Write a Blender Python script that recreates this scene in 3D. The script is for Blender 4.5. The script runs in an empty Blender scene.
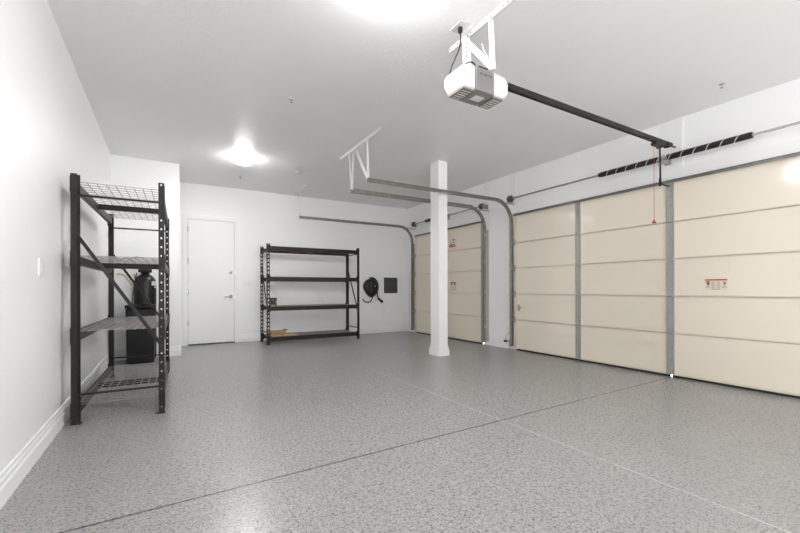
import bpy, bmesh, math, random
from mathutils import Vector, Matrix
random.seed(4)
PI = math.pi
SC = bpy.context.scene
COL = SC.collection

# ------------------------------------------------------------------ camera
cam_d = bpy.data.cameras.new('camera'); cam = bpy.data.objects.new('camera', cam_d); COL.objects.link(cam)
cam_d.sensor_width = 36.0; cam_d.sensor_fit = 'HORIZONTAL'
cam_d.lens = 393.4 / 800 * 36
cam_d.shift_y = 22.352 / 800
cam_d.clip_start = 0.05
cam.location = (0.704, 0.0, 1.051)
cam.rotation_euler = (Matrix.Rotation(-0.5361, 3, 'Z') @ Matrix.Rotation(PI/2, 3, 'X') @ Matrix.Rotation(-0.0025, 3, 'Z')).to_euler()
SC.camera = cam
# ------------------------------------------------------------------ light and exposure
SC.view_settings.view_transform = 'Standard'; SC.view_settings.look = 'None'
SC.view_settings.gamma = 1.0; SC.view_settings.use_curve_mapping = False
SC.view_settings.exposure = 0.76
world = bpy.data.worlds.new('world'); SC.world = world; world.use_nodes = True
world.node_tree.nodes['Background'].inputs['Color'].default_value = (0.93, 0.96, 1.0, 1)
world.node_tree.nodes['Background'].inputs['Strength'].default_value = 1.0
sun_d = bpy.data.lights.new('sun', 'SUN'); sun = bpy.data.objects.new('sun', sun_d); COL.objects.link(sun)
sun_d.energy = 30.0; sun_d.angle = 0.01; sun.rotation_euler = (0, math.radians(40), 0); sun_d.color = (1.0, 0.99, 0.985)
LAMP_E = [125.0, 170.0, 150.0]            # two ceiling globes of the garage, then an added fill lamp behind camera
LAMPS = [(1.72, 6.36), (1.92, 2.2), (1.78, -1.6)]
SC.cycles.max_bounces = 10; SC.cycles.diffuse_bounces = 7; SC.cycles.glossy_bounces = 4

# ------------------------------------------------------------------ dimensions
W = 5.842; YB = 8.37; H = 3.048; YU = 7.181; XB = 0.889; YR = -3.4
WF = W + 0.05            # inner face of the right wall (doors hang just inside it)
ZJ = [0.0, 0.518, 0.957, 1.397, 1.834, 2.305]
BIG = (-0.065, 4.812); SMALL = (5.575, 7.94)

# ------------------------------------------------------------------ materials
def new_mat(name, col, rough=0.5, metal=0.0, spec=0.5):
    m = bpy.data.materials.new(name); m.use_nodes = True
    b = m.node_tree.nodes['Principled BSDF']
    b.inputs['Base Color'].default_value = (*col, 1); b.inputs['Roughness'].default_value = rough
    b.inputs['Metallic'].default_value = metal; b.inputs['Specular IOR Level'].default_value = spec
    return m
def N(m, t, **kw):
    n = m.node_tree.nodes.new(t)
    for k, v in kw.items(): setattr(n, k, v)
    return n
def L(m, a, b): m.node_tree.links.new(a, b)
def bsdf(m): return m.node_tree.nodes['Principled BSDF']
def coords(m): return N(m, 'ShaderNodeNewGeometry').outputs['Position']
def objco(m): return N(m, 'ShaderNodeTexCoord').outputs['Object']
def bump(m, scale, strength, dist=0.002, detail=3, wc=True):
    t = N(m, 'ShaderNodeTexNoise'); t.inputs['Scale'].default_value = scale; t.inputs['Detail'].default_value = detail
    L(m, coords(m) if wc else objco(m), t.inputs['Vector'])
    b = N(m, 'ShaderNodeBump'); b.inputs['Strength'].default_value = strength; b.inputs['Distance'].default_value = dist
    L(m, t.outputs['Fac'], b.inputs['Height']); L(m, b.outputs['Normal'], bsdf(m).inputs['Normal']); return m
def mottle(m, c1, c2, scale, wc=False, detail=4):
    t = N(m, 'ShaderNodeTexNoise'); t.inputs['Scale'].default_value = scale; t.inputs['Detail'].default_value = detail
    L(m, coords(m) if wc else objco(m), t.inputs['Vector'])
    r = N(m, 'ShaderNodeValToRGB'); r.color_ramp.elements[0].position = .35; r.color_ramp.elements[1].position = .65
    r.color_ramp.elements[0].color = (*c1, 1); r.color_ramp.elements[1].color = (*c2, 1)
    L(m, t.outputs['Fac'], r.inputs['Fac']); L(m, r.outputs['Color'], bsdf(m).inputs['Base Color']); return m
def mathn(m, op, a, b=None, c=None):
    n = N(m, 'ShaderNodeMath', operation=op)
    for i, v in enumerate((a, b, c)):
        if v is None: continue
        if isinstance(v, (int, float)): n.inputs[i].default_value = v
        else: L(m, v, n.inputs[i])
    return n.outputs[0]
def mixc(m, fac, a, b):
    n = N(m, 'ShaderNodeMix', data_type='RGBA')
    if isinstance(fac, (int, float)): n.inputs[0].default_value = fac
    else: L(m, fac, n.inputs[0])
    for i, v in ((6, a), (7, b)):
        if isinstance(v, tuple): n.inputs[i].default_value = (*v, 1)
        else: L(m, v, n.inputs[i])
    return n.outputs[2]

M = {}
M['wall'] = bump(new_mat('white wall paint', (.90, .90, .90), .42, spec=.4), 55, .35, .003)
M['ceiling'] = bump(new_mat('ceiling paint', (.87, .87, .87), .45, spec=.35), 38, .55, .004)
M['trim'] = new_mat('white trim paint', (.87, .87, .87), .36)
M['door_white'] = new_mat('white door paint', (.87, .87, .87), .35)
M['beige'] = bump(new_mat('beige door steel', (.84, .765, .645), .12, spec=.5), 3.2, .25, .006, 1)
M['joint'] = new_mat('beige folded edge', (.72, .655, .54), .35)
M['dark_gap'] = new_mat('dark joint gap', (.10, .09, .07), .8)
M['galv'] = mottle(new_mat('galvanised steel', (.3, .3, .28), .42, .3), (.37, .37, .35), (.45, .45, .43), 60)
M['drum'] = new_mat('weathered cast drum', (.13, .105, .095), .45, .3)
M['track'] = mottle(new_mat('track steel', (.3, .3, .27), .38, .6), (.23, .22, .195), (.30, .29, .26), 14)
M['rubber'] = new_mat('black rubber', (.02, .02, .02), .7)
M['black_metal'] = new_mat('black powder coat', (.020, .0165, .0155), .42, spec=.3)
M['wire'] = new_mat('wire deck steel', (.36, .33, .31), .4, .2)
M['black_plastic'] = new_mat('black plastic', (.006, .006, .006), .4, spec=.35)
M['tank'] = new_mat('dark tank', (.008, .008, .008), .3, spec=.4)
M['white_plastic'] = new_mat('white plastic', (.66, .66, .655), .35)
M['grey_plastic'] = new_mat('grey plastic', (.215, .20, .19), .4)
M['white_metal'] = new_mat('white painted steel', (.80, .80, .80), .4)
M['chrome'] = new_mat('satin nickel', (.55, .54, .52), .25, 1)
M['dark_bronze'] = new_mat('dark rail', (.022, .017, .015), .45, 0, .3)
M['cardboard'] = mottle(new_mat('cardboard', (.4, .27, .15), .8), (.44, .29, .16), (.52, .36, .21), 9)
M['panel'] = new_mat('dark grey grille', (.10, .10, .10), .7, spec=.2)
M['red'] = new_mat('red plastic', (.45, .03, .02), .4)
M['ink'] = new_mat('printed ink', (.06, .05, .05), .6)
M['orange'] = new_mat('orange print', (.62, .10, .045), .6)
M['paper'] = new_mat('label paper', (.74, .68, .56), .6)
M['faint_ink'] = new_mat('faint print', (.40, .36, .30), .6)
M['red_ink'] = new_mat('red print', (.65, .06, .04), .6)
M['yellow'] = new_mat('yellowed tube', (.55, .47, .25), .4)
M['tan'] = new_mat('tan tube', (.62, .55, .50), .5)
M['asphalt'] = new_mat('driveway', (.6, .6, .6), .8)
# semi-translucent lens of the opener
M['lens'] = new_mat('smoky ribbed lens', (.16, .15, .13), .2, spec=.6)
M['lens_light'] = new_mat('pale lens ribs', (.58, .57, .54), .25)
# globe that shines
for i, en in enumerate(LAMP_E):
    g = bpy.data.materials.new('lamp globe'); g.use_nodes = True; bs = bsdf(g)
    bs.inputs['Base Color'].default_value = (.9, .9, .9, 1); bs.inputs['Emission Color'].default_value = (1, .995, .985, 1)
    bs.inputs['Emission Strength'].default_value = en; M['globe%d' % i] = g
cl_ = new_mat('dim halo shield', (.9, .9, .9), .3); bsdf(cl_).inputs['Emission Color'].default_value = (1, .995, .985, 1); bsdf(cl_).inputs['Emission Strength'].default_value = 2.2; M['collar'] = cl_  # added dim band, shaped to keep the lamp's halo off the ceiling
e = new_mat('charger lamp', (.1, .8, .6), .3); bsdf(e).inputs['Emission Color'].default_value = (.15, 1, .75, 1); bsdf(e).inputs['Emission Strength'].default_value = .35; M['led'] = e
# torsion spring: black coil, helical white paint mark
s = new_mat('black spring', (.02, .018, .018), .4, .3); M['spring'] = s
sx = N(s, 'ShaderNodeSeparateXYZ'); L(s, objco(s), sx.inputs[0])
ang = mathn(s, 'DIVIDE', mathn(s, 'ARCTAN2', sx.outputs[0], sx.outputs[2]), 2*PI)
fr = mathn(s, 'FRACT', mathn(s, 'ADD', mathn(s, 'DIVIDE', sx.outputs[1], .125), ang))
L(s, mixc(s, mathn(s, 'LESS_THAN', fr, .09), (.02, .018, .018), (.62, .60, .58)), bsdf(s).inputs['Base Color'])
# printed small box
pb = new_mat('patterned box', (.3, .2, .1), .6); M['patterned'] = pb
v = N(pb, 'ShaderNodeTexVoronoi'); v.inputs['Scale'].default_value = 22; L(pb, objco(pb), v.inputs['Vector'])
L(pb, mixc(pb, mathn(pb, 'LESS_THAN', v.outputs['Distance'], .42), (.05, .035, .02), (.50, .34, .16)), bsdf(pb).inputs['Base Color'])
# epoxy floor with paint flakes, a saw-cut joint and a pale hairline
f = new_mat('flake epoxy floor', (.3, .3, .3), .22, spec=.55); M['floor'] = f
pos = coords(f); fx = N(f, 'ShaderNodeSeparateXYZ'); L(f, pos, fx.inputs[0])
def flakes(scale, seed):
    mp = N(f, 'ShaderNodeMapping'); mp.inputs['Location'].default_value = (seed, seed*1.7, 0); L(f, pos, mp.inputs[0])
    v = N(f, 'ShaderNodeTexVoronoi'); v.inputs['Scale'].default_value = scale; v.inputs['Randomness'].default_value = 1
    L(f, mp.outputs[0], v.inputs['Vector'])
    sp = N(f, 'ShaderNodeSeparateColor'); L(f, v.outputs['Color'], sp.inputs[0]); return sp.outputs, v.outputs['Distance']
c1, d1 = flakes(240, 0); c2, d2 = flakes(185, 3.1); c3, d3 = flakes(260, 7.3)
base = (.280, .276, .274)
k = mixc(f, mathn(f, 'LESS_THAN', c1[0], .15), base, (.235, .23, .225))
k = mixc(f, mathn(f, 'LESS_THAN', c2[1], .22), k, (.375, .37, .365))
k = mixc(f, mathn(f, 'LESS_THAN', c3[2], .08), k, (.12, .11, .10))
k = mixc(f, mathn(f, 'LESS_THAN', c2[0], .045), k, (.04, .037, .035))
jy = mathn(f, 'SUBTRACT', fx.outputs[1], mathn(f, 'MULTIPLY_ADD', fx.outputs[0], .0275, 2.205))
jd = mathn(f, 'LESS_THAN', mathn(f, 'ABSOLUTE', jy), .0075)
k = mixc(f, mathn(f, 'MULTIPLY', jd, .95), k, (.035, .033, .03))
hx = mathn(f, 'ABSOLUTE', mathn(f, 'SUBTRACT', fx.outputs[0], 3.005))
hl = mathn(f, 'MULTIPLY', mathn(f, 'LESS_THAN', hx, .0035), mathn(f, 'LESS_THAN', fx.outputs[1], 5.25))
nn = N(f, 'ShaderNodeTexNoise'); nn.inputs['Scale'].default_value = 1.1; L(f, pos, nn.inputs['Vector'])
hf = mathn(f, 'MULTIPLY', hl, mathn(f, 'MULTIPLY', mathn(f, 'GREATER_THAN', nn.outputs['Fac'], .47), .7))
k = mixc(f, hf, k, (.72, .71, .70))
L(f, k, bsdf(f).inputs['Base Color'])
rn = N(f, 'ShaderNodeTexNoise'); rn.inputs['Scale'].default_value = 60; L(f, pos, rn.inputs['Vector'])
L(f, mathn(f, 'MULTIPLY_ADD', rn.outputs['Fac'], .22, .18), bsdf(f).inputs['Roughness'])
bp = N(f, 'ShaderNodeBump'); bp.inputs['Strength'].default_value = .25; bp.inputs['Distance'].default_value = .0015
L(f, rn.outputs['Fac'], bp.inputs['Height']); L(f, bp.outputs['Normal'], bsdf(f).inputs['Normal'])

# ------------------------------------------------------------------ mesh helpers
def bm_(): return bmesh.new()
def box(bm, x0, x1, y0, y1, z0, z1, mi=0):
    vs = [bm.verts.new(p) for p in ((x0,y0,z0),(x1,y0,z0),(x1,y1,z0),(x0,y1,z0),(x0,y0,z1),(x1,y0,z1),(x1,y1,z1),(x0,y1,z1))]
    for q in ((0,3,2,1),(4,5,6,7),(0,1,5,4),(1,2,6,5),(2,3,7,6),(3,0,4,7)):
        bm.faces.new([vs[i] for i in q]).material_index = mi
    return vs
def bar(bm, a, b, w, h, up=(0,0,1), mi=0):
    """rectangular bar from a to b, w across, h along up"""
    a, b = Vector(a), Vector(b); d = (b-a).normalized(); u = Vector(up); s = d.cross(u)
    if s.length < 1e-5: s = d.cross(Vector((1,0,0)))
    s.normalize(); u = s.cross(d).normalized()
    vs = [bm.verts.new(p + s*sx*w/2 + u*sz*h/2) for p in (a, b) for sx, sz in ((-1,-1),(1,-1),(1,1),(-1,1))]
    for q in ((0,1,2,3),(7,6,5,4),(0,4,5,1),(1,5,6,2),(2,6,7,3),(3,7,4,0)):
        bm.faces.new([vs[i] for i in q]).material_index = mi
def tube(bm, pts, r, n=10, mi=0, cap=True):
    pts = [Vector(p) for p in pts]; rings = []; prev = None
    for i, p in enumerate(pts):
        d = (pts[min(i+1, len(pts)-1)] - pts[max(i-1, 0)]).normalized()
        if prev is None:
            s = d.cross(Vector((0,0,1)));
            if s.length < 1e-4: s = d.cross(Vector((1,0,0)))
        else: s = prev - d*prev.dot(d)
        s.normalize(); prev = s; u = d.cross(s)
        rr = r[i] if isinstance(r, (list, tuple)) else r
        rings.append([bm.verts.new(p + (s*math.cos(2*PI*k/n) + u*math.sin(2*PI*k/n))*rr) for k in range(n)])
    for A, B in zip(rings, rings[1:]):
        for k in range(n):
            fc = bm.faces.new((A[k], A[(k+1)%n], B[(k+1)%n], B[k])); fc.smooth = True; fc.material_index = mi
    if cap:
        bm.faces.new(rings[0][::-1]).material_index = mi; bm.faces.new(rings[-1]).material_index = mi
def lathe(bm, prof, c=(0,0,0), axis='z', n=28, mi=0, smooth=True):
    """prof: (radius, height) list"""
    c = Vector(c); rings = []
    for r, h in prof:
        ring = []
        for k in range(n):
            a = 2*PI*k/n; x, y = r*math.cos(a), r*math.sin(a)
            p = {'z': (x, y, h), 'y': (x, h, y), 'x': (h, x, y)}[axis]
            ring.append(bm.verts.new(c + Vector(p)))
        rings.append(ring)
    for A, B in zip(rings, rings[1:]):
        for k in range(n):
            fc = bm.faces.new((A[k], A[(k+1)%n], B[(k+1)%n], B[k])); fc.smooth = smooth; fc.material_index = mi
    bm.faces.new(rings[0][::-1]).material_index = mi; bm.faces.new(rings[-1]).material_index = mi
def prism(bm, outline, plane, d0, d1, mi=0):
    """outline of 2D points, extruded along the third axis. plane 'xz' extrudes y, 'yz' extrudes x, 'xy' extrudes z"""
    def P(a, b, d): return {'xz': (a, d, b), 'yz': (d, a, b), 'xy': (a, b, d)}[plane]
    A = [bm.verts.new(P(a, b, d0)) for a, b in outline]; B = [bm.verts.new(P(a, b, d1)) for a, b in outline]
    n = len(A)
    for k in range(n): bm.faces.new((A[k], A[(k+1)%n], B[(k+1)%n], B[k])).material_index = mi
    bm.faces.new(A[::-1]).material_index = mi; bm.faces.new(B).material_index = mi
def bez(p0, p1, p2, p3, n=14):
    p0, p1, p2, p3 = map(Vector, (p0, p1, p2, p3)); out = []
    for i in range(n+1):
        t = i/n; out.append(p0*(1-t)**3 + p1*3*t*(1-t)**2 + p2*3*t*t*(1-t) + p3*t**3)
    return out
def obj(name, bm, mats, parent=None, bevel=0, seg=2, label=None):
    bmesh.ops.recalc_face_normals(bm, faces=bm.faces)
    me = bpy.data.meshes.new(name); bm.to_mesh(me); bm.free()
    for m in (mats if isinstance(mats, (list, tuple)) else [mats]): me.materials.append(M[m])
    o = bpy.data.objects.new(name, me); COL.objects.link(o)
    if parent: o.parent = parent
    if bevel:
        b = o.modifiers.new('bevel', 'BEVEL'); b.width = bevel; b.segments = seg; b.limit_method = 'ANGLE'
    if label: o['label'] = label
    return o
def tag(o, label, cat, group=None, kind=None):
    o['label'] = label; o['category'] = cat
    if group: o['group'] = group
    if kind: o['kind'] = kind
    return o
def thing(name, label, cat, loc=(0,0,0), rz=0, group=None, kind=None):
    o = bpy.data.objects.new(name, None); COL.objects.link(o); o.location = loc; o.rotation_euler = (0, 0, rz)
    o.empty_display_size = .1
    return tag(o, label, cat, group, kind)
def children(o): return [c for c in COL.objects if c.parent == o]
def copy_tree(o, parent=None):
    c = o.copy(); COL.objects.link(c); c.parent = parent
    for ch in children(o): copy_tree(ch, c)
    return c
def struct(name, bm, m, label=None, bevel=0, parent=None):
    o = obj(name, bm, m, parent, bevel)
    if parent is None: o['kind'] = 'structure'
    if label: o['label'] = label
    return o
class Sh:
    """shifts world coordinates into a thing's own frame"""
    def __init__(s, loc): s.l = Vector(loc)
    def __call__(s, *p): return tuple(Vector(p) - s.l)

# ------------------------------------------------------------------ the room
b = bm_(); box(b, -.3, WF+.02, YR-.3, YB+.3, -.12, 0); struct('floor', b, 'floor', 'grey speckled flake epoxy floor with a dark saw-cut joint')
b = bm_(); box(b, -.3, WF+.3, YR-.3, YB+.3, H, H+.15); struct('ceiling', b, 'ceiling', 'light grey textured garage ceiling')
b = bm_(); box(b, -.2, 0, YR, YB, 0, H); struct('wall_left', b, 'wall', 'white textured wall behind the tall rack')
b = bm_(); box(b, -.2, WF+.2, YB, YB+.2, 0, H); struct('wall_back', b, 'wall', 'white back wall holding the white door')
b = bm_(); box(b, 0, XB, YU, YB, 0, H); struct('wall_corner', b, 'wall', 'white boxed-out corner wall behind the black tank')
b = bm_()
for y0, y1, z0, z1 in ((YR, BIG[0]+.03, 0, H), (BIG[1]-.03, SMALL[0]+.03, 0, H), (SMALL[1]-.03, YB, 0, H),
                       (BIG[0]+.03, BIG[1]-.03, ZJ[-1]-.02, H), (SMALL[0]+.03, SMALL[1]-.03, ZJ[-1]-.02, H)):
    box(b, WF, WF+.2, y0, y1, z0, z1)
bmesh.ops.remove_doubles(b, verts=b.verts, dist=1e-5)
struct('wall_right', b, 'wall', 'white wall framing the two beige garage doors')
b = bm_(); box(b, WF+.02, WF+7, YR, YB+1, -.12, -.004); o = struct('driveway', b, 'asphalt')
b = bm_(); box(b, -9, WF+9, YR-14, YR-.31, -.12, -.004); o = struct('bounce_ground', b, 'asphalt')  # added unseen ground, sunlit to bounce fill light in through the open rear

def baseboard(name, a, c, nrm, label=None):
    """stepped board along a->c, nrm points into the room"""
    a, c, nrm = Vector((*a, 0)), Vector((*c, 0)), Vector((*nrm, 0))
    prof = [(0,0), (.021,0), (.021,.088), (.014,.098), (.014,.118), (.009,.128), (.009,.146), (.003,.152), (0,.152)]
    b = bm_(); A = [b.verts.new(a + nrm*p + Vector((0,0,z))) for p, z in prof]; B = [b.verts.new(c + nrm*p + Vector((0,0,z))) for p, z in prof]
    n = len(A)
    for k in range(n): b.faces.new((A[k], A[(k+1)%n], B[(k+1)%n], B[k]))
    b.faces.new(A[::-1]); b.faces.new(B)
    return struct(name, b, 'trim', label)
baseboard('baseboard_left', (0, YR), (0, YU-.021), (1, 0), 'stepped white baseboard along the wall behind the tall rack')
baseboard('baseboard_corner', (0, YU), (XB+.021, YU), (0, -1))
baseboard('baseboard_corner_side', (XB, YU), (XB, YB), (1, 0))
baseboard('baseboard_back', (1.922, YB), (WF, YB), (0, -1), 'stepped white baseboard along the back wall')
baseboard('baseboard_right', (WF-.014, SMALL[0]-.14), (WF-.014, BIG[1]+.14), (-1, 0))
# flat boards framing the garage doors
def board(name, y0, y1, z0, z1, t=.012):
    b = bm_(); box(b, WF-t, WF, y0, y1, z0, z1); return struct(name, b, 'trim', bevel=.002)
board('trim_1', BIG[1]+.012, BIG[1]+.13, 0, 2.47)
board('trim_2', SMALL[0]-.13, SMALL[0]-.012, 0, 2.47)
board('trim_3', BIG[0], BIG[1]+.012, ZJ[-1]+.035, 2.47)
board('trim_4', SMALL[0]-.012, SMALL[1]+.012, ZJ[-1]+.035, 2.47)
board('trim_5', 2.255, 2.515, 2.47, H)
board('trim_6', 4.80, 4.95, 2.47, H)
board('trim_7', 5.45, 5.60, 2.47, H)

# column
cx0, cx1, cy0, cy1 = 4.345, 4.515, 4.945, 5.17
col = thing('column', 'square white column standing between the rack and the garage doors', 'column', ((cx0+cx1)/2, (cy0+cy1)/2, 0), kind='structure')
hx_ = (cx1-cx0)/2; hy_ = (cy1-cy0)/2
b = bm_(); box(b, -hx_, hx_, -hy_, hy_, 0, H); obj('shaft', b, 'trim', col, .004)
b = bm_()
for r, z0, z1 in ((.020, 0, .092), (.013, .092, .120), (.008, .120, .150)): box(b, -hx_-r, hx_+r, -hy_-r, hy_+r, z0, z1)
obj('base_trim', b, 'trim', col, .003)
# ------------------------------------------------------------------ white door
dr = thing('door_1', 'plain white flush door in the back wall', 'door', (1.457, YB, 0), kind='structure')
b = bm_(); box(b, -.402, .402, -.018, 0, .022, 2.372); obj('slab', b, 'door_white', dr, .003)
b = bm_()
box(b, -.49, -.405, -.021, 0, 0, 2.375); box(b, .405, .49, -.021, 0, 0, 2.375); box(b, -.49, .49, -.021, 0, 2.375, 2.46)
obj('casing', b, 'trim', dr, .004)
b = bm_(); box(b, -.408, .408, -.010, 0, .004, 2.378); obj('gap', b, 'dark_gap', dr)
b = bm_(); box(b, -.408, .408, -.05, 0, 0, .014); obj('threshold', b, 'dark_gap', dr, .003)
for z in (.42, 1.0, 1.585, 2.19):
    b = bm_(); tube(b, [(-.404, -.024, z-.05), (-.404, -.024, z+.05)], .008); obj('hinge', b, 'chrome', dr)
b = bm_(); lathe(b, [(.001,-.032),(.034,-.032),(.034,-.018)], (.335,0,.915), 'y', 20)
tube(b, [(.335,-.03,.915), (.335,-.07,.915)], .012)
tube(b, bez((.335,-.07,.915), (.28,-.078,.915), (.26,-.072,.905), (.215,-.066,.90)), .010); obj('lever_handle', b, 'chrome', dr)
b = bm_(); lathe(b, [(.001,-.045),(.026,-.045),(.032,-.018)], (.335,0,1.385), 'y', 20); box(b, .331, .339, -.062, -.04, 1.368, 1.402)
obj('deadbolt', b, 'chrome', dr)
for z in (.915, 1.385):
    b = bm_(); box(b, .396, .412, -.031, -.012, z-.05, z+.05); obj('strike_plate', b, 'chrome', dr)

# ------------------------------------------------------------------ garage doors
def garage_door(name, y0, y1, stiles, label):
    yc = (y0+y1)/2
    t = thing(name, label, 'garage door', (W, yc, 0), kind='structure'); hw = (y1-y0)/2
    for i in range(5):
        z0, z1 = ZJ[i] + (.028 if i == 0 else .002), ZJ[i+1] - .002
        b = bm_()
        box(b, .006, .045, -hw, hw, z0, z1); box(b, .03, .042, -hw, hw, z1-.004, z1+.010)   # face skin, with the tongue that closes the joint
        if i > 0: box(b, 0, .02, -hw, hw, z0, z0+.014, 1)            # rolled lower edge
        if i < 4: box(b, 0, .02, -hw, hw, z1-.008, z1, 1)
        sec = obj('section', b, ['beige', 'joint'], t, .002)
        for (ya, w, mat) in stiles:
            b = bm_(); ya2 = ya - yc
            box(b, -.010, .010, ya2-w/2, ya2+w/2, z0+.004, z1-.004)
            box(b, -.014, -.002, ya2-w/2, ya2-w/2+.008, z0+.004, z1-.004); box(b, -.014, -.002, ya2+w/2-.008, ya2+w/2, z0+.004, z1-.004)
            obj('stile', b, mat, sec, .0015)
            if i > 0:
                b = bm_(); box(b, -.018, -.008, ya2-.022, ya2+.022, z0-.05, z0+.05)
                tube(b, [(-.020, ya2-.024, z0), (-.020, ya2+.024, z0)], .008, 8); obj('hinge', b, 'galv', sec, .002)
    b = bm_(); box(b, .012, .04, -hw+.045, -.014 if hw > 2 else hw-.045, .0, .03)
    if hw > 2: box(b, .012, .04, .010, hw-.045, .0, .03)
    obj('bottom_seal', b, 'rubber', t, .003)
    b = bm_(); box(b, .003, .012, -hw, hw, .026, .05); obj('bottom_rail', b, 'joint', t, .002)
    # stiffening strut across the top edge
    b = bm_()
    for (xa, xb, za, zb) in ((-.030, 0, 2.288, 2.291), (-.030, -.027, 2.279, 2.291), (-.004, 0.0, 2.285, 2.318), (-.024,-.004,2.315,2.318)):
        box(b, xa, xb, -hw, hw, za+.012, zb+.012)
    obj('top_strut', b, 'track', t)
    return t
q = 2.373
big = garage_door('door_2', BIG[0], BIG[1], [(4.782, .05, 'beige'), (3.588, .072, 'galv'), (q, .078, 'galv'), (1.158, .072, 'galv'), (-.035, .05, 'beige')],
                  'wide beige sectional garage door with galvanised stiles')
sml = garage_door('door_3', SMALL[0], SMALL[1], [(7.91, .05, 'beige'), (5.60, .05, 'galv')], 'single-width beige garage door partly behind the white column')
def place_sticker(door, y, z, w, h, label, parts):
    p = Vector((W+.004, y, z)) - Vector(door.location); b = bm_()
    # y grows away from the camera: the label's own left side lies at larger y
    box(b, -.0012, .002, -w/2, w/2, -h/2, h/2, 0)
    for (u0, u1, v0, v1, mi) in parts:          # u from the reader's left 0..1, v from top 0..1
        box(b, -.0020, -.0012, w/2-u1*w, w/2-u0*w, h/2-v1*h, h/2-v0*h, mi)
    o = obj('warning_label', b, ['paper', 'orange', 'ink', 'faint_ink', 'red_ink'], door, label=label); o.location = p; return o
pr = [(0, 1, 0, .14, 1), (.05, .24, .2, .3, 2), (.08, .2, .32, .42, 2), (.12, .22, .42, .55, 2), (.8, .95, .24, .34, 3), (.84, .93, .36, .5, 2)]
for u0, u1 in ((.05, .23), (.30, .48), (.53, .71), (.77, .97)):
    v0 = .62 if u0 in (.05, .77) else .22
    while v0 < .85: pr.append((u0, u1-random.random()*.03, v0, v0+.028, 3)); v0 += .062
pr.append((.3, .7, .92, .95, 2))
place_sticker(big, 1.925, 1.090, .205, .118, 'white paper label with an orange heading bar', pr)
place_sticker(sml, 6.51, 2.005, .19, .17, 'pale label with a red band along its foot',
    [(0, 1, .68, 1, 4), (.12, .3, .76, .92, 0), (.4, .9, .78, .9, 0), (.62, .9, .05, .2, 2), (.1, .5, .3, .34, 3), (.1, .5, .42, .46, 3), (.1, .5, .54, .58, 3), (.7, .9, .35, .55, 3)])
place_sticker(sml, 6.48, 1.09, .17, .20, 'pale label with a brown heading',
    [(0, 1, 0, .16, 1), (.05, .3, .2, .32, 2), (.7, .95, .2, .32, 2)] + [(a, a+.22, v, v+.03, 3) for a in (.05, .38, .7) for v in (.42, .5, .58, .66, .74, .82)])

# small things on the big door
b = bm_(); box(b, -.02, -.006, -.02, .02, -.05, .05); tube(b, [(-.022, 0, -.02), (-.022, 0, .03)], .006, 8)
o = obj('slide_lock', b, 'galv', big, .002); o.location = (0, 4.70 - big.location.y, .728)
b = bm_(); box(b, -.03, -.016, -.07, .0, -.008, .008); o2 = obj('bolt', b, 'galv', o, .002)
b = bm_(); tube(b, bez((-.004,0,.22), (-.006,.02,.1), (-.006,-.02,.06), (-.004,.01,0)), .002, 6); o = obj('cord_mark', b, 'joint', big); o.location = (0.004, 1.80-big.location.y, 1.20)

# ------------------------------------------------------------------ tracks
def sweep(bm, path, prof, side, mi=0):
    """path in the xz plane at y=0; prof points (a: across = y*side, c: outward normal)"""
    rings = []
    for i, p in enumerate(path):
        p = Vector(p); d = (Vector(path[min(i+1, len(path)-1)]) - Vector(path[max(i-1, 0)])).normalized()
        nrm = Vector((-d.z, 0, d.x))
        rings.append([bm.verts.new(p + Vector((0, side*a, 0)) + nrm*c) for a, c in prof])
    n = len(prof)
    for A, B in zip(rings, rings[1:]):
        for k in range(n): bm.faces.new((A[k], A[(k+1)%n], B[(k+1)%n], B[k])).material_index = mi
    bm.faces.new(rings[0][::-1]); bm.faces.new(rings[-1])
def door_track(y, side, xend, label, zc=2.545):
    """side: +1 when the door lies at larger y"""
    loc = (W-.055, y, 0); t = thing('door_track', label, 'track', loc, group='steel tracks of the garage doors')
    R = .36; path = [(0, 0, .06 + i*(zc-R-.06)/6) for i in range(7)]
    path += [(-R + R*math.cos(a), 0, zc-R + R*math.sin(a)) for a in [PI/2*i/12 for i in range(1, 13)]]
    xe = xend - loc[0]; path += [(-R + (xe+R)*i/6, 0, zc) for i in range(1, 7)]
    th = .003
    prof = [(0, -.026), (0, .026), (.030, .026), (.034, .018), (.031, .018), (.029, .023), (th, .023), (th, -.023), (.026, -.023), (.026, -.016), (.030, -.016), (.030, -.026)]
    b = bm_(); sweep(b, path, prof, side); obj('rail', b, 'track', t)
    # perforated angle behind the upright
    b = bm_()
    for xa, xb, ya, yb in ((.010, .088, -.004, -.001),): box(b, xa+.003, xb, min(ya*side, yb*side), max(ya*side, yb*side), .08, 2.14)
    obj('wall_angle', b, 'galv', t)
    for z in (.35, 1.0, 1.55, 2.05):
        b = bm_(); box(b, -.018, .06, -.008, -.004, z-.03, z+.03) if side > 0 else box(b, -.018, .06, .004, .008, z-.03, z+.03)
        tube(b, [(.02, -side*.004, z), (.02, -side*.018, z)], .007, 8); obj('jamb_bracket', b, 'galv', t, .001)
    # stiffening angle over the level run
    b = bm_(); ya, yb = sorted((-.002*side, -.005*side)); box(b, xe+.01, -R+.05, ya, yb, zc-.012, zc+.030)
    ya, yb = sorted((-.002*side, -.028*side)); box(b, xe+.01, -R+.05, ya, yb, zc+.027, zc+.030); obj('stiffener', b, 'track', t)
    # link from the curve back to the wall header
    b = bm_(); bar(b, (-.20, -side*.006, zc-.03), (.105, -side*.006, zc-.03), .003, .022); obj('header_link', b, 'galv', t)
    for z in (ZJ[1], ZJ[2], ZJ[3], ZJ[4]):
        b = bm_(); lathe(b, [(.004,-.012),(.020,-.012),(.023,-.004),(.020,.004),(.004,.004)], (0, side*.016, z), 'y', 14)
        tube(b, [(0, side*.02, z), (.0, side*.055, z)], .005, 8); obj('roller', b, 'galv', t)
    return t
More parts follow.
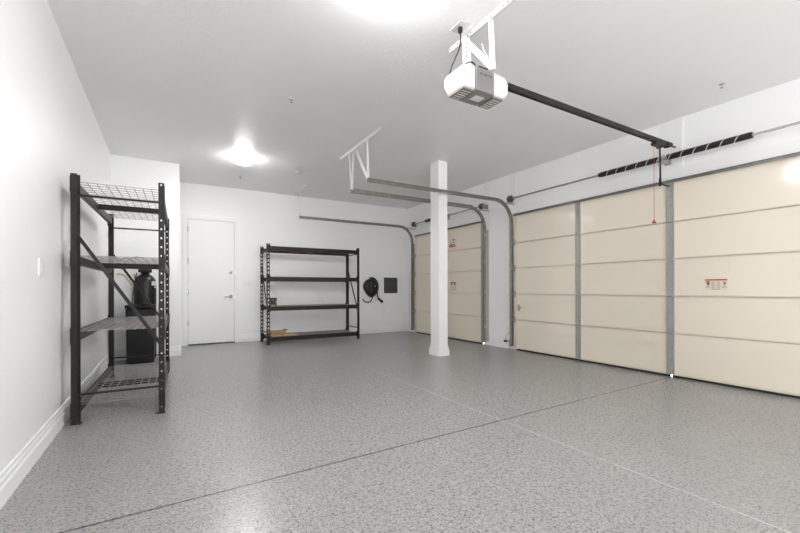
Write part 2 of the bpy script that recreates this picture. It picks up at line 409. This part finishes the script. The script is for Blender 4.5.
door_track(4.835, -1, 3.06, 'long steel track curving up beside the wide door, in front of the column', 2.535)
door_track(5.465, 1, 3.10, 'steel track curving up at the small door, side nearer the column', 2.53)
door_track(7.995, -1, 3.05, 'steel track running along the back wall to the small door', 2.527)

# ceiling brackets of the tracks
def strap_mesh(a, c, w, up=(1,0,0), pitch=.035):
    """flat perforated strap"""
    b = bm_(); a, c = Vector(a), Vector(c); d = (c-a); n = max(2, int(d.length/pitch)); dd = d.normalized()
    s = dd.cross(Vector(up)).normalized(); h = w*.18
    for sgn in (-1, 1):
        off = s*sgn*(w/2-(w-h)/4); bar(b, a+off, c+off, (w-h)/2, .004, up)
    for i in range(n+1):
        p = a + d*i/n; l = pitch*.3
        if i in (0, n): l = pitch*.5
        bar(b, p - dd*l*.8 if i else p, p + dd*l*.8 if i < n else p, h+.002, .004, up)
    return b
br = thing('ceiling_bracket', 'white ceiling bracket whose four straps carry two track ends', 'bracket', (3.003, 4.943, H), group='white brackets of the door tracks')
b = bm_(); box(b, -.022, .022, -.665, .655, -.004, 0); box(b, -.026, -.022, -.665, .655, -.040, 0); obj('ceiling_angle', b, 'white_metal', br, .001)
for a, c in (((.012, .40, -.01), (.10, .515, -.50)), ((.012, .24, -.01), (.11, .515, -.50)), ((.012, .18, -.01), (.065, -.110, -.49)), ((.012, -.20, -.01), (.075, -.110, -.49))):
    obj('strap', strap_mesh(a, c, .052), 'white_metal', br)
br = thing('ceiling_bracket', 'small white ceiling bracket holding the track end by the back wall', 'bracket', (3.02, 7.80, H), group='white brackets of the door tracks')
b = bm_(); box(b, -.022, .022, -.49, .40, -.004, 0); box(b, -.026, -.022, -.49, .40, -.040, 0); obj('ceiling_angle', b, 'white_metal', br, .001)
obj('strap', strap_mesh((.012, .16, -.01), (.045, .195, -.50), .052), 'white_metal', br)
b = bm_(); tube(b, [(.04, .175, -.48), (.04, .165, -.40)], .004, 6); obj('bolt', b, 'galv', br)

# ------------------------------------------------------------------ torsion shafts
def torsion(y0, y1, coils, mids, drums, label):
    t = thing('torsion_shaft', label, 'torsion shaft', (W-.075, (y0+y1)/2, 2.588), group='torsion shafts above the garage doors')
    yc = (y0+y1)/2
    b = bm_(); tube(b, [(0, y0-yc, 0), (0, y1-yc, 0)], .0127, 12); obj('bar', b, 'galv', t)
    for c0, c1 in coils:
        prof = [(.014, c0-yc), (.030, c0-yc), (.036, c0-yc+.015)]; n = int((c1-c0-.05)/.014)
        for i in range(n):
            ya = c0-yc+.025 + i*.014; prof += [(.0305, ya), (.034, ya+.004), (.034, ya+.009), (.0305, ya+.013)]
        prof += [(.036, c1-yc-.015), (.030, c1-yc), (.014, c1-yc)]
        b = bm_(); lathe(b, prof, axis='y', n=18); obj('spring', b, 'spring', t)
        for ye, s in ((c0-yc, 1), (c1-yc, -1)):
            b = bm_(); lathe(b, [(.013, -.02), (.031, -.02), (.033, .0), (.026, .03), (.013, .03)], (0, ye, 0), 'y', 16); obj('spring_cone', b, 'black_metal' if abs(ye+yc-2.45) > .2 else 'galv', t)
    for ym in mids:
        b = bm_(); prism(b, [(-.03,-.045), (.115,-.055), (.115,.04), (-.02,.04)], 'xz', ym-yc-.003, ym-yc+.003); box(b, .105, .113, ym-yc-.035, ym-yc+.035, -.065, .055)
        lathe(b, [(.013,-.016),(.028,-.016),(.028,.016),(.013,.016)], (0, ym-yc, 0), 'y', 16); obj('bearing_plate', b, 'galv', t, .001)
    for yd, s in drums:
        b = bm_(); pf = [(.013, 0), (.052, 0), (.056, .006), (.050, .012)]
        for i in range(5): pf += [(.050, .014+i*.007), (.046, .0175+i*.007)]
        pf += [(.054, .05), (.054, .056), (.03, .062), (.03, .078), (.013, .078)]
        lathe(b, [(r, h*s) for r, h in pf], (0, yd-yc, 0), 'y', 22); obj('cable_drum', b, 'drum', t)
        b = bm_(); ye = yd-yc-s*.02; box(b, -.025, .11, min(ye, ye-s*.004), max(ye, ye-s*.004), -.055, .03); obj('end_plate', b, 'track', t, .001)
    return t
torsion(-.065, 4.90, [(1.605, 2.365), (2.455, 3.185)], [2.41], [(4.85, -1), (-.065, 1)], 'long steel shaft with two black springs above the wide door')
torsion(5.45, 7.97, [(6.72, 7.35)], [6.67], [(7.90, -1), (5.50, 1)], 'short steel shaft with one black spring above the small door')

# ------------------------------------------------------------------ opener
op = thing('garage_door_opener', 'white and grey motor unit hanging from the ceiling with a dark rail', 'garage door opener', (2.745, 2.29, 2.51))
def rounded(bm, x0, x1, y0, y1, z0, z1, taper, mi=0):
    vs = box(bm, x0, x1, y0, y1, z0, z1, mi)
    return vs
b = bm_()
prism(b, [(-.232, .050), (-.232, .120), (-.195, .165), (-.088, .180), (-.088, .0), (-.195, .0)], 'xz', -.10, .10)
obj('end_cover', b, 'white_plastic', op, .018, 4, label='white plastic end cover facing the rack')
b = bm_()
prism(b, [(.245, .05), (.245, .130), (.215, .170), (.088, .180), (.088, .0), (.205, .0)], 'xz', -.10, .10)
obj('end_cover', b, 'white_plastic', op, .018, 4, label='white plastic end cover facing the doors')
b = bm_(); prism(b, [(-.104, .0), (-.070, -.0075), (.070, -.0075), (.104, .0), (.104, .165), (.084, .183), (-.084, .183), (-.104, .165)], 'yz', -.090, .090)
obj('housing', b, 'grey_plastic', op, .006, 3, label='grey plastic middle band')
b = bm_()
for i in range(7):
    box(b, -.052+i*.016, -.034+i*.016, -.1055, -.103, .124+(.005 if i % 3 else 0), .132)
obj('front_marking', b, 'ink', op)
b = bm_(); box(b, -.042, .050, -.045, .030, -.0092, -.0065); obj('sticker', b, 'white_plastic', op)
for x0, x1 in ((-.20, -.092), (.092, .20)):
    b = bm_(); box(b, x0, x1, -.085, .085, -.012, .012); ln = obj('lamp_lens', b, 'lens', op, .006)
    b = bm_()
    for i in range(5): yy = -.060+i*.03; box(b, x0+.016, x1-.016, yy-.006, yy+.006, -.0145, -.011)
    obj('lens_rib', b, 'lens_light', ln, .001)
b = bm_(); box(b, -.03, .06, -.07, -.03, .180, .207)
for i in range(4): tube(b, [(-.02+i*.022, -.072, .197), (-.02+i*.022, -.06, .197)], .006, 8)
obj('terminal_block', b, 'black_plastic', op, .002)
# rail
b = bm_(); rx0, rx1 = .25, 2.93
for (ya, yb, za, zb) in ((-.018, .018, .208, .212), (-.018, -.014, .167, .212), (.014, .018, .167, .212), (-.018, -.006, .164, .168), (.006, .018, .164, .168)):
    box(b, rx0, rx1, ya+.02, yb+.02, za, zb)
rl = obj('rail', b, 'dark_bronze', op)
b = bm_(); tube(b, [(rx0, .02, .185), (rx1-.05, .02, .185)], .007, 8); obj('chain', b, 'black_metal', rl)
b = bm_(); box(b, 2.86, 2.96, -.012, .052, .165, .205); tube(b, [(2.96, .02, .185), (3.085, .02, .19)], .010, 8); lathe(b, [(.01,-.03),(.028,-.03),(.028,.03),(.01,.03)], (2.90, .02, .178), 'y', 14); obj('header_bracket', b, 'black_metal', op, .002)
b = bm_(); box(b, 2.60, 2.78, -.008, .048, .128, .158); tube(b, [(2.735, -.014, .125), (2.735, .054, .125)], .008, 8); obj('trolley', b, 'black_metal', op, .002)
b = bm_(); tube(b, bez((2.735, .02, .13), (2.74, .02, .02), (2.75, .02, -.10), (2.765, .03, -.26)), .010, 8)
tube(b, [(2.762, .03, -.21), (2.765, .03, -.305)], .013, 8)
tube(b, bez((2.765, .03, -.265), (2.86, .035, -.285), (2.98, .06, -.27), (3.075, .083, -.25)), .010, 8); obj('door_arm', b, 'black_metal', op)
b = bm_(); tube(b, [(2.612, .02, .13), (2.614, .02, -.725)], .0022, 6); cd = obj('release_cord', b, 'red', op)
b = bm_(); tube(b, [(2.585, .02, -.73), (2.645, .02, -.73)], .010, 8); tube(b, [(2.614, .02, -.73), (2.614, .02, -.705)], .010, 8); obj('pull_handle', b, 'red', cd)
# bracket of the opener
ob = thing('opener_bracket', 'white perforated bracket on the ceiling above the motor unit', 'bracket', (2.765, 2.25, H))
b = bm_(); box(b, -.03, .025, -.75, .35, -.004, 0); box(b, -.034, -.030, -.75, .35, -.038, 0)
for i in range(26): box(b, -.0348, -.034, -.73+i*.042, -.712+i*.042, -.026, -.016, 1)
obj('ceiling_angle', b, ['white_metal', 'grey_plastic'], ob)
for a, c, w in (((-.03, .14, -.01), (-.045, .11, -.348), .062), ((-.0, -.10, -.01), (.05, -.07, -.348), .038), ((-.02, .14, -.06), (.05, -.07, -.340), .048)):
    obj('strap', strap_mesh(a, c, w, (.7, .7, 0)), 'white_metal', ob)
# outlet, cord
ol = thing('ceiling_outlet', 'white outlet plate on the ceiling above the motor unit', 'outlet', (2.635, 2.34, H))
b = bm_(); box(b, -.045, .045, -.065, .065, -.008, 0); obj('plate', b, 'white_plastic', ol, .002)
b = bm_(); lathe(b, [(.002,-.045),(.016,-.045),(.018,-.008)], (0, .0, 0), 'z', 14); obj('plug', b, 'black_plastic', ol, .002)
b = bm_(); tube(b, bez((0,0,0), (.02,.0,-.15), (-.05,.03,-.2), (-.055,.06,-.30)) + bez((-.055,.06,-.30), (-.055,.05,-.31), (-.03,.02,-.30), (-.02,.0,-.312)), .0045, 8)
o = obj('power_cord', b, 'black_plastic'); o.location = (2.635, 2.34, 3.008); tag(o, 'thin black cord running from the ceiling plug to the motor unit', 'cord')
b = bm_(); tube(b, bez((-.05,-.06,.178), (-.10,-.09,.25), (-.14,-.03,.21), (-.17,.08,.165)), .005, 8); obj('cable', b, 'black_plastic', op)
b = bm_(); tube(b, bez((2.80, 2.28, 2.94), (2.78, 2.25, 2.84), (2.86, 2.25, 2.85), (2.835, 2.25, 2.75)), .006, 8); o = obj('loose_wire', b, 'white_plastic'); tag(o, 'short white wavy wire hanging between the bracket straps', 'wire')
b = bm_(); tube(b, bez((2.835, 2.25, 2.76), (2.84, 2.25, 2.74), (2.84, 2.25, 2.73), (2.82, 2.25, 2.70)), .0025, 6)
b.free()

# ------------------------------------------------------------------ ceiling fittings
def lamp(x, y, label, gm):
    t = thing('ceiling_light', label, 'ceiling light', (x, y, H), group='round globe lights on the ceiling')
    b = bm_(); lathe(b, [(.002, -.010), (.132, -.010), (.136, 0)], n=36); obj('base', b, 'white_metal', t)
    b = bm_(); lathe(b, [(.118, -.010), (.128, -.020), (.131, -.040), (.130, -.058), (.120, -.060)], n=36); obj('halo_shield', b, 'collar', t)
    pf = [(.1285, -.058)] + [(.127*math.cos(a), -.060-.036*math.sin(a)) for a in [PI/2*i/9 for i in range(9)]] + [(.002, -.096)]
    b = bm_(); lathe(b, pf, n=36); obj('globe', b, gm, t)
    return t
lb = ['glowing round globe light on the ceiling near the back wall', 'round globe light on the ceiling over the floor joint', 'added fill lamp on the ceiling behind the viewpoint']
for i, ((x, y), l) in enumerate(zip(LAMPS, lb)): lamp(x, y, l, 'globe%d' % i)
def sprinkler(x, y, label, m):
    t = thing('sprinkler_head', label, 'sprinkler', (x, y, H), group='sprinkler heads on the ceiling')
    b = bm_(); lathe(b, [(.002, -.006), (.022, -.005), (.024, 0)], n=24); obj('rosette', b, 'white_plastic' if m == 0 else 'chrome', t)
    b = bm_(); tube(b, [(0,0,-.006), (0,0,-.035)], .006, 8); lathe(b, [(.002, -.038), (.015, -.038), (.015, -.035), (.002, -.034)], n=16)
    for s in (-1, 1): tube(b, bez((s*.006,0,-.008), (s*.014,0,-.015), (s*.014,0,-.026), (0,0,-.034), 6), .0025, 6)
    obj('deflector', b, 'chrome' if m == 0 else 'galv', t)
sprinkler(1.834, 4.134, 'small chrome sprinkler head in the middle of the ceiling', 0)
sprinkler(5.383, 1.70, 'small sprinkler head on the ceiling close to the wide door', 1)
sprinkler(1.836, 7.42, 'small white sprinkler head behind the glowing globe light', 0)
t = thing('ceiling_hook', 'small white hook bar on the ceiling left of the small track bracket', 'hook', (2.685, 6.64, H))
b = bm_(); tube(b, [(-.08, -.035, -.03), (.085, .035, -.03)], .006, 8); obj('bar', b, 'white_plastic', t)
for x, y in ((-.075, -.033), (.075, .033)):
    b = bm_(); lathe(b, [(.004,-.038),(.014,-.034),(.014,0)], (x, y, 0), 'z', 12); obj('post', b, 'white_plastic', t)

# ------------------------------------------------------------------ racks
RL, RD, RH = 1.92, .622, 1.953
def plate_holes(bm, o, ux, uz, w, h0, h1, pitch, hw, hh, th, nrm, start):
    """thin plate of width w along ux, from h0 to h1 along z, with a column of rectangular holes"""
    o, ux, nrm = Vector(o), Vector(ux), Vector(nrm)
    def slab(u0, u1, z0, z1):
        p = [o + ux*u + Vector((0,0,z)) + nrm*d for d in (0, th) for u, z in ((u0,z0),(u1,z0),(u1,z1),(u0,z1))]
        vs = [bm.verts.new(v) for v in p]
        for q in ((0,1,2,3),(7,6,5,4),(0,4,5,1),(1,5,6,2),(2,6,7,3),(3,7,4,0)): bm.faces.new([vs[i] for i in q])
    slab(0, (w-hw)/2, h0, h1); slab((w+hw)/2, w, h0, h1)
    z = h0; c = start
    while c + hh/2 < h1:
        slab((w-hw)/2, (w+hw)/2, z, c-hh/2); z = c+hh/2; c += pitch
    slab((w-hw)/2, (w+hw)/2, z, h1)
def post(bm, sx, sy):
    """upright C channel. sx=+1: at the low-x end, opens to +x; sy=+1 at the front (low y)"""
    x = 0 if sx > 0 else RL; y = 0 if sy > 0 else RD; w = .054; d = .042; th = .003
    # end face (small round holes)
    plate_holes(bm, (x, y, 0), (0, sy, 0), None, d, 0, RH, .075, .012, .016, th, (sx, 0, 0), .06)
    # front face (keyhole slots)
    plate_holes(bm, (x, y, 0), (sx, 0, 0), None, w, 0, RH, .075, .022, .042, th, (0, sy, 0), .09)
    plate_holes(bm, (x+(sx*(d-th) if sy < 0 else 0), y+(0 if sy < 0 else sy*(d-th)), 0), (0, sy, 0) if sy < 0 else (sx, 0, 0), None, w if sy < 0 else w*.35, 0, RH, 5, .002, .002, th, (sx, 0, 0) if sy < 0 else (0, sy, 0), 9)
def make_rack(LV):
    t = thing('storage_rack', '-', 'storage rack', group='black steel storage racks')
    for sx in (1, -1):
        for sy in (1, -1):
            b = bm_(); post(b, sx, sy); p = obj('post', b, 'black_metal', t)
            x = 0 if sx > 0 else RL; y = 0 if sy > 0 else RD; xs = sorted((x, x+sx*.06)); ys = sorted((y-sy*.005, y+sy*.065))
            b = bm_(); box(b, xs[0], xs[1], ys[0], ys[1], 0, .004); obj('foot_plate', b, 'black_metal', p)
    for z in LV:
        for y0, y1, s in ((.0, .028, 1), (RD-.028, RD, -1)):
            b = bm_(); ys = (y0-.004, y1) if s > 0 else (y0, y1+.004)
            # stepped box beam with its hooked end plates
            ya, yb = (y0+.006, y0+.040) if s > 0 else (y1-.040, y1-.006)
            box(b, .063, RL-.063, ya, yb, z-.075, z-.012)
            yo = (ya, ya+.018) if s > 0 else (yb-.018, yb); box(b, .063, RL-.063, yo[0], yo[1], z-.012, z+.004)
            for xa, xb in ((.003, .067), (RL-.067, RL-.003)):
                yy = (-.0045, -.0005) if s > 0 else (RD+.0005, RD+.0045); box(b, xa, xb, yy[0], yy[1], z-.095, z+.030)
                yy = (-.0045, .02) if s > 0 else (RD-.02, RD+.0045); xm = (.063, .067) if xa < 1 else (RL-.067, RL-.063); box(b, xm[0], xm[1], yy[0], yy[1], z-.095, z+.030)
            obj('beam', b, 'black_metal', t, .002)
        b = bm_(); box(b, RL/2-.018, RL/2+.018, .034, RD-.034, z-.060, z-.008); obj('cross_bar', b, 'black_metal', t, .002)
        b = bm_(); r = .005
        nx = 20
        for i in range(nx):
            x = .075 + (RL-.15)*i/(nx-1); box(b, x-r/2, x+r/2, .024, RD-.024, z-.002, z+.002)
        ny = 10
        for j in range(ny):
            y = .032 + (RD-.064)*j/(ny-1); box(b, .070, RL-.070, y-r/2, y+r/2, z-.006, z-.002)
        obj('wire_deck', b, 'wire', t)
    for x in (.022, RL-.022):
        for a, c in (((x, .03, .230), (x, RD-.03, .230)), ((x, .03, 1.79), (x, RD-.03, 1.79))):
            b = bm_(); bar(b, a, c, .016, .020, (1,0,0)); obj('brace', b, 'black_metal', t, .002)
        hi, lo = (RD-.02, .02) if x < 1 else (RD-.02, .02)
        b = bm_(); bar(b, (x, hi, 1.505), (x, lo, .575), .026, .016, (1,0,0)); obj('brace', b, 'black_metal', t, .002)
    return t
rk = make_rack([.140, .722, 1.322, 1.905])
rk['label'] = 'black steel wire-deck rack standing against the white side wall, in front of the black tank'
rk.location = (.690, 3.895, 0); rk.rotation_euler = (0, 0, PI/2 - .024)
RH = 1.915; RD = .60; RL = 1.90
r2 = make_rack([.140, .716, 1.283, 1.863]); r2.location = (2.325, 7.61, 0); r2.rotation_euler = (0, 0, 0)
r2['label'] = 'wide black steel rack against the back wall, holding cardboard'

# on the back rack
def boxy(name, label, cat, loc, sx, sy, sz, m):
    b = bm_(); box(b, -sx/2, sx/2, -sy/2, sy/2, 0, sz); o = obj(name, b, m, None, .003); o.location = loc; return tag(o, label, cat)
boxy('small_box', 'small tan and dark patterned box on the second shelf of the wide rack', 'box', (2.49, 7.83, .719), .115, .10, .165, 'patterned')
# flat cardboard with raised rim and an open tray on it
b = bm_(); box(b, -.26, .26, -.17, .17, 0, .018); o = obj('flattened_carton', b, 'cardboard', None, .004); o.location = (2.675, 7.83, .1425); tag(o, 'flat cardboard sheet on the bottom shelf of the wide rack', 'cardboard')
t = thing('cardboard_tray', 'open cardboard tray lying on the flat cardboard sheet', 'cardboard tray', (2.57, 7.85, .161))
b = bm_(); sx, sy, hz, th = .14, .12, .075, .005
box(b, -sx, sx, -sy, sy, 0, th)
for q in ((-sx, sx, -sy, -sy+th), (-sx, sx, sy-th, sy), (-sx, -sx+th, -sy, sy), (sx-th, sx, -sy, sy)): box(b, *q, th, hz)
obj('body', b, 'cardboard', t)
b = bm_(); prism(b, [(sx, hz), (sx+.045, hz+.020), (sx+.045, hz+.024), (sx, hz+.005)], 'xz', -sy, sy); obj('flap', b, 'cardboard', t)
b = bm_(); prism(b, [(-sy, hz), (-sy-.03, hz-.004), (-sy-.03, hz), (-sy, hz+.005)], 'yz', -sx, sx); obj('flap', b, 'cardboard', t)

# ------------------------------------------------------------------ water softener
ws = thing('water_softener', 'tall black pressure tank with a valve standing by the boxed corner', 'water softener', (.432, 7.028, 0))
b = bm_()
pf = [(.10, 0), (.143, .02), (.145, .06), (.145, 1.14)] + [(.145*math.cos(a), 1.14 + .15*math.sin(a)) for a in [PI/2*i/8 for i in range(1, 8)]] + [(.035, 1.285), (.035, 1.30)]
lathe(b, pf, n=36); obj('resin_tank', b, 'tank', ws)
b = bm_(); lathe(b, [(.05, 1.275), (.058, 1.285), (.058, 1.305), (.04, 1.312)], n=24); box(b, -.085, .085, -.07, .075, 1.305, 1.375); box(b, -.06, .06, -.09, -.06, 1.315, 1.365); obj('valve_head', b, 'black_plastic', ws, .008)
b = bm_(); box(b, .085, .147, -.118, -.06, 1.11, 1.175); box(b, .115, .152, -.10, -.06, 1.075, 1.098); obj('label_sticker', b, 'white_plastic', ws)
b = bm_(); tube(b, [(.175, -.03, 0), (.175, -.03, .84)], .012, 10); obj('drain_pipe', b, 'tan', ws)
b = bm_(); tube(b, bez((-.07, 0, 1.36), (-.16, .02, 1.56), (-.30, .02, 1.56), (-.36, .10, 1.40)), .009, 8); tube(b, bez((.06, 0, 1.36), (.09, .02, 1.52), (-.2, .02, 1.66), (-.30, .1, 1.35)), .007, 8); obj('hose', b, 'black_plastic', ws)
b = bm_(); tube(b, bez((-.36, .10, 1.27), (-.25, .1, 1.32), (-.20, .0, 1.16), (-.17, -.02, 1.12)) + bez((-.17, -.02, 1.12), (-.13, -.02, 1.09), (-.10, -.03, 1.18), (-.14, -.03, 1.28)), .012, 8); obj('drain_hose', b, 'yellow', ws, label='yellowed flexible hose')
bt = thing('brine_tank', 'black rectangular salt tank on the floor in front of the round tank', 'salt tank', (.388, 6.78, 0))
b = bm_()
A = [(-.165, -.10), (.165, -.10), (.165, .09), (-.165, .09)]; B = [(-.178, -.11), (.178, -.11), (.178, .095), (-.178, .095)]
va = [b.verts.new((x, y, 0)) for x, y in A]; vb = [b.verts.new((x, y, .78)) for x, y in B]
for k_ in range(4): b.faces.new((va[k_], va[(k_+1)%4], vb[(k_+1)%4], vb[k_]))
b.faces.new(va[::-1]); b.faces.new(vb); obj('body', b, 'black_plastic', bt, .02, 3)
b = bm_(); box(b, -.184, .184, -.117, .100, .785, .83); box(b, -.14, .14, -.09, .08, .83, .842); obj('lid', b, 'black_plastic', bt, .008)
b = bm_(); tube(b, bez((-.10, .05, .84), (-.12, .14, .95), (-.08, .12, 1.1), (-.06, .20, 1.30)), .006, 8); obj('brine_line', b, 'black_plastic', bt)

# ------------------------------------------------------------------ wall fittings
t = thing('car_charger', 'black rounded wall charger with a cable between the wide rack and grey grille', 'car charger', (4.852, YB, 1.10))
out = []
for i in range(40):
    a = 2*PI*i/40; x, z = math.cos(a), math.sin(a)
    wx = .185*(1 - .22*max(0, -z)**1.5); out.append((x*wx + (.02 if z < 0 else 0)*-z, z*(.19 if z > 0 else .25)))
b = bm_(); rings = []
for s_, d in ((1, 0), (1, -.05), (.95, -.085), (.82, -.105), (.5, -.115)):
    rings.append([b.verts.new((x*s_, d, z*s_)) for x, z in out])
for A, B in zip(rings, rings[1:]):
    for k_ in range(40): fc = b.faces.new((A[k_], A[(k_+1)%40], B[(k_+1)%40], B[k_])); fc.smooth = True
b.faces.new(rings[0]); b.faces.new(rings[-1][::-1]); obj('body', b, 'tank', t)
b = bm_(); box(b, -.035, -.027, -.124, -.10, -.14, .13); obj('front_strip', b, 'grey_plastic', t, .002)
b = bm_(); box(b, .055, .09, -.121, -.10, .015, .026); obj('indicator_light', b, 'led', t)
for r in (.165, .19):
    b = bm_(); tube(b, [(math.cos(a)*r*.9 + .03, -.03-(.19-r), math.sin(a)*r*1.1 + .01) for a in [-1.2 + 3.2*i/24 for i in range(25)]], .013, 8); obj('coiled_cable', b, 'black_plastic', t)
b = bm_(); tube(b, bez((-.21, -.03, -.28), (-.15, -.04, -.38), (.02, -.04, -.42), (.05, -.04, -.22)), .012, 8); obj('supply_cable', b, 'black_plastic', t)
b = bm_(); tube(b, bez((.16, -.04, .05), (.19, -.05, -.1), (.14, -.05, -.22), (.20, -.05, -.28)), .014, 8); tube(b, [(.19, -.05, -.27), (.305, -.05, -.365)], [.022, .034], 10); obj('plug_handle', b, 'black_plastic', t)
t = thing('wall_grille', 'square dark grey grille on the back wall near the corner', 'grille', (5.41, YB, 1.137))
b = bm_(); box(b, -.185, .185, -.012, 0, -.19, .19); obj('plate', b, 'panel', t, .002)
b = bm_()
for i in range(17): x = -.16+i*.02; box(b, x-.004, x+.004, -.018, -.010, -.17, .17)
obj('slats', b, 'panel', t)
def wall_plate(loc, rz, n, label, cat, name):
    t = thing(name, label, cat, loc, rz); w = .036*n+.01
    b = bm_(); box(b, -w, w, -.009, 0, -.058, .058); obj('plate', b, 'trim', t, .003)
    for i in range(n):
        x = (i-(n-1)/2)*.046; b = bm_(); box(b, x-.016, x+.016, -.013, -.007, -.033, .033); obj('rocker' if name == 'light_switch' else 'socket', b, 'trim', t, .002)
        b = bm_(); box(b, x-.012, x+.012, -.0135, -.0125, -.001, .001); obj('slot', b, 'faint_ink', t)
    return t
wall_plate((2.12, YB, 1.172), 0, 2, 'white double switch plate between the white door and the wide rack', 'light switch', 'light_switch')
wall_plate((0, 3.385, 1.195), PI/2, 1, 'white switch plate on the side wall before the tall rack', 'light switch', 'light_switch')
wall_plate((5.22, YB, .52), 0, 1, 'white outlet plate low on the back wall under the grille', 'outlet', 'wall_outlet')
# door safety sensor
t = thing('safety_sensor', 'small black door sensor on a bracket beside the wide door', 'sensor', (5.74, 4.885, .145))
b = bm_(); box(b, -.012, .02, .0, .06, -.018, .018); obj('body', b, 'black_plastic', t, .003)
b = bm_(); box(b, .005, .012, -.025, .012, -.01, .01); box(b, .005, .14, .045, .05, -.012, .012); obj('bracket', b, 'galv', t)
b = bm_(); tube(b, bez((.0, .03, .018), (.02, .05, .08), (.06, .06, .1), (.11, .05, .14)), .002, 6); obj('wire', b, 'black_plastic', t)
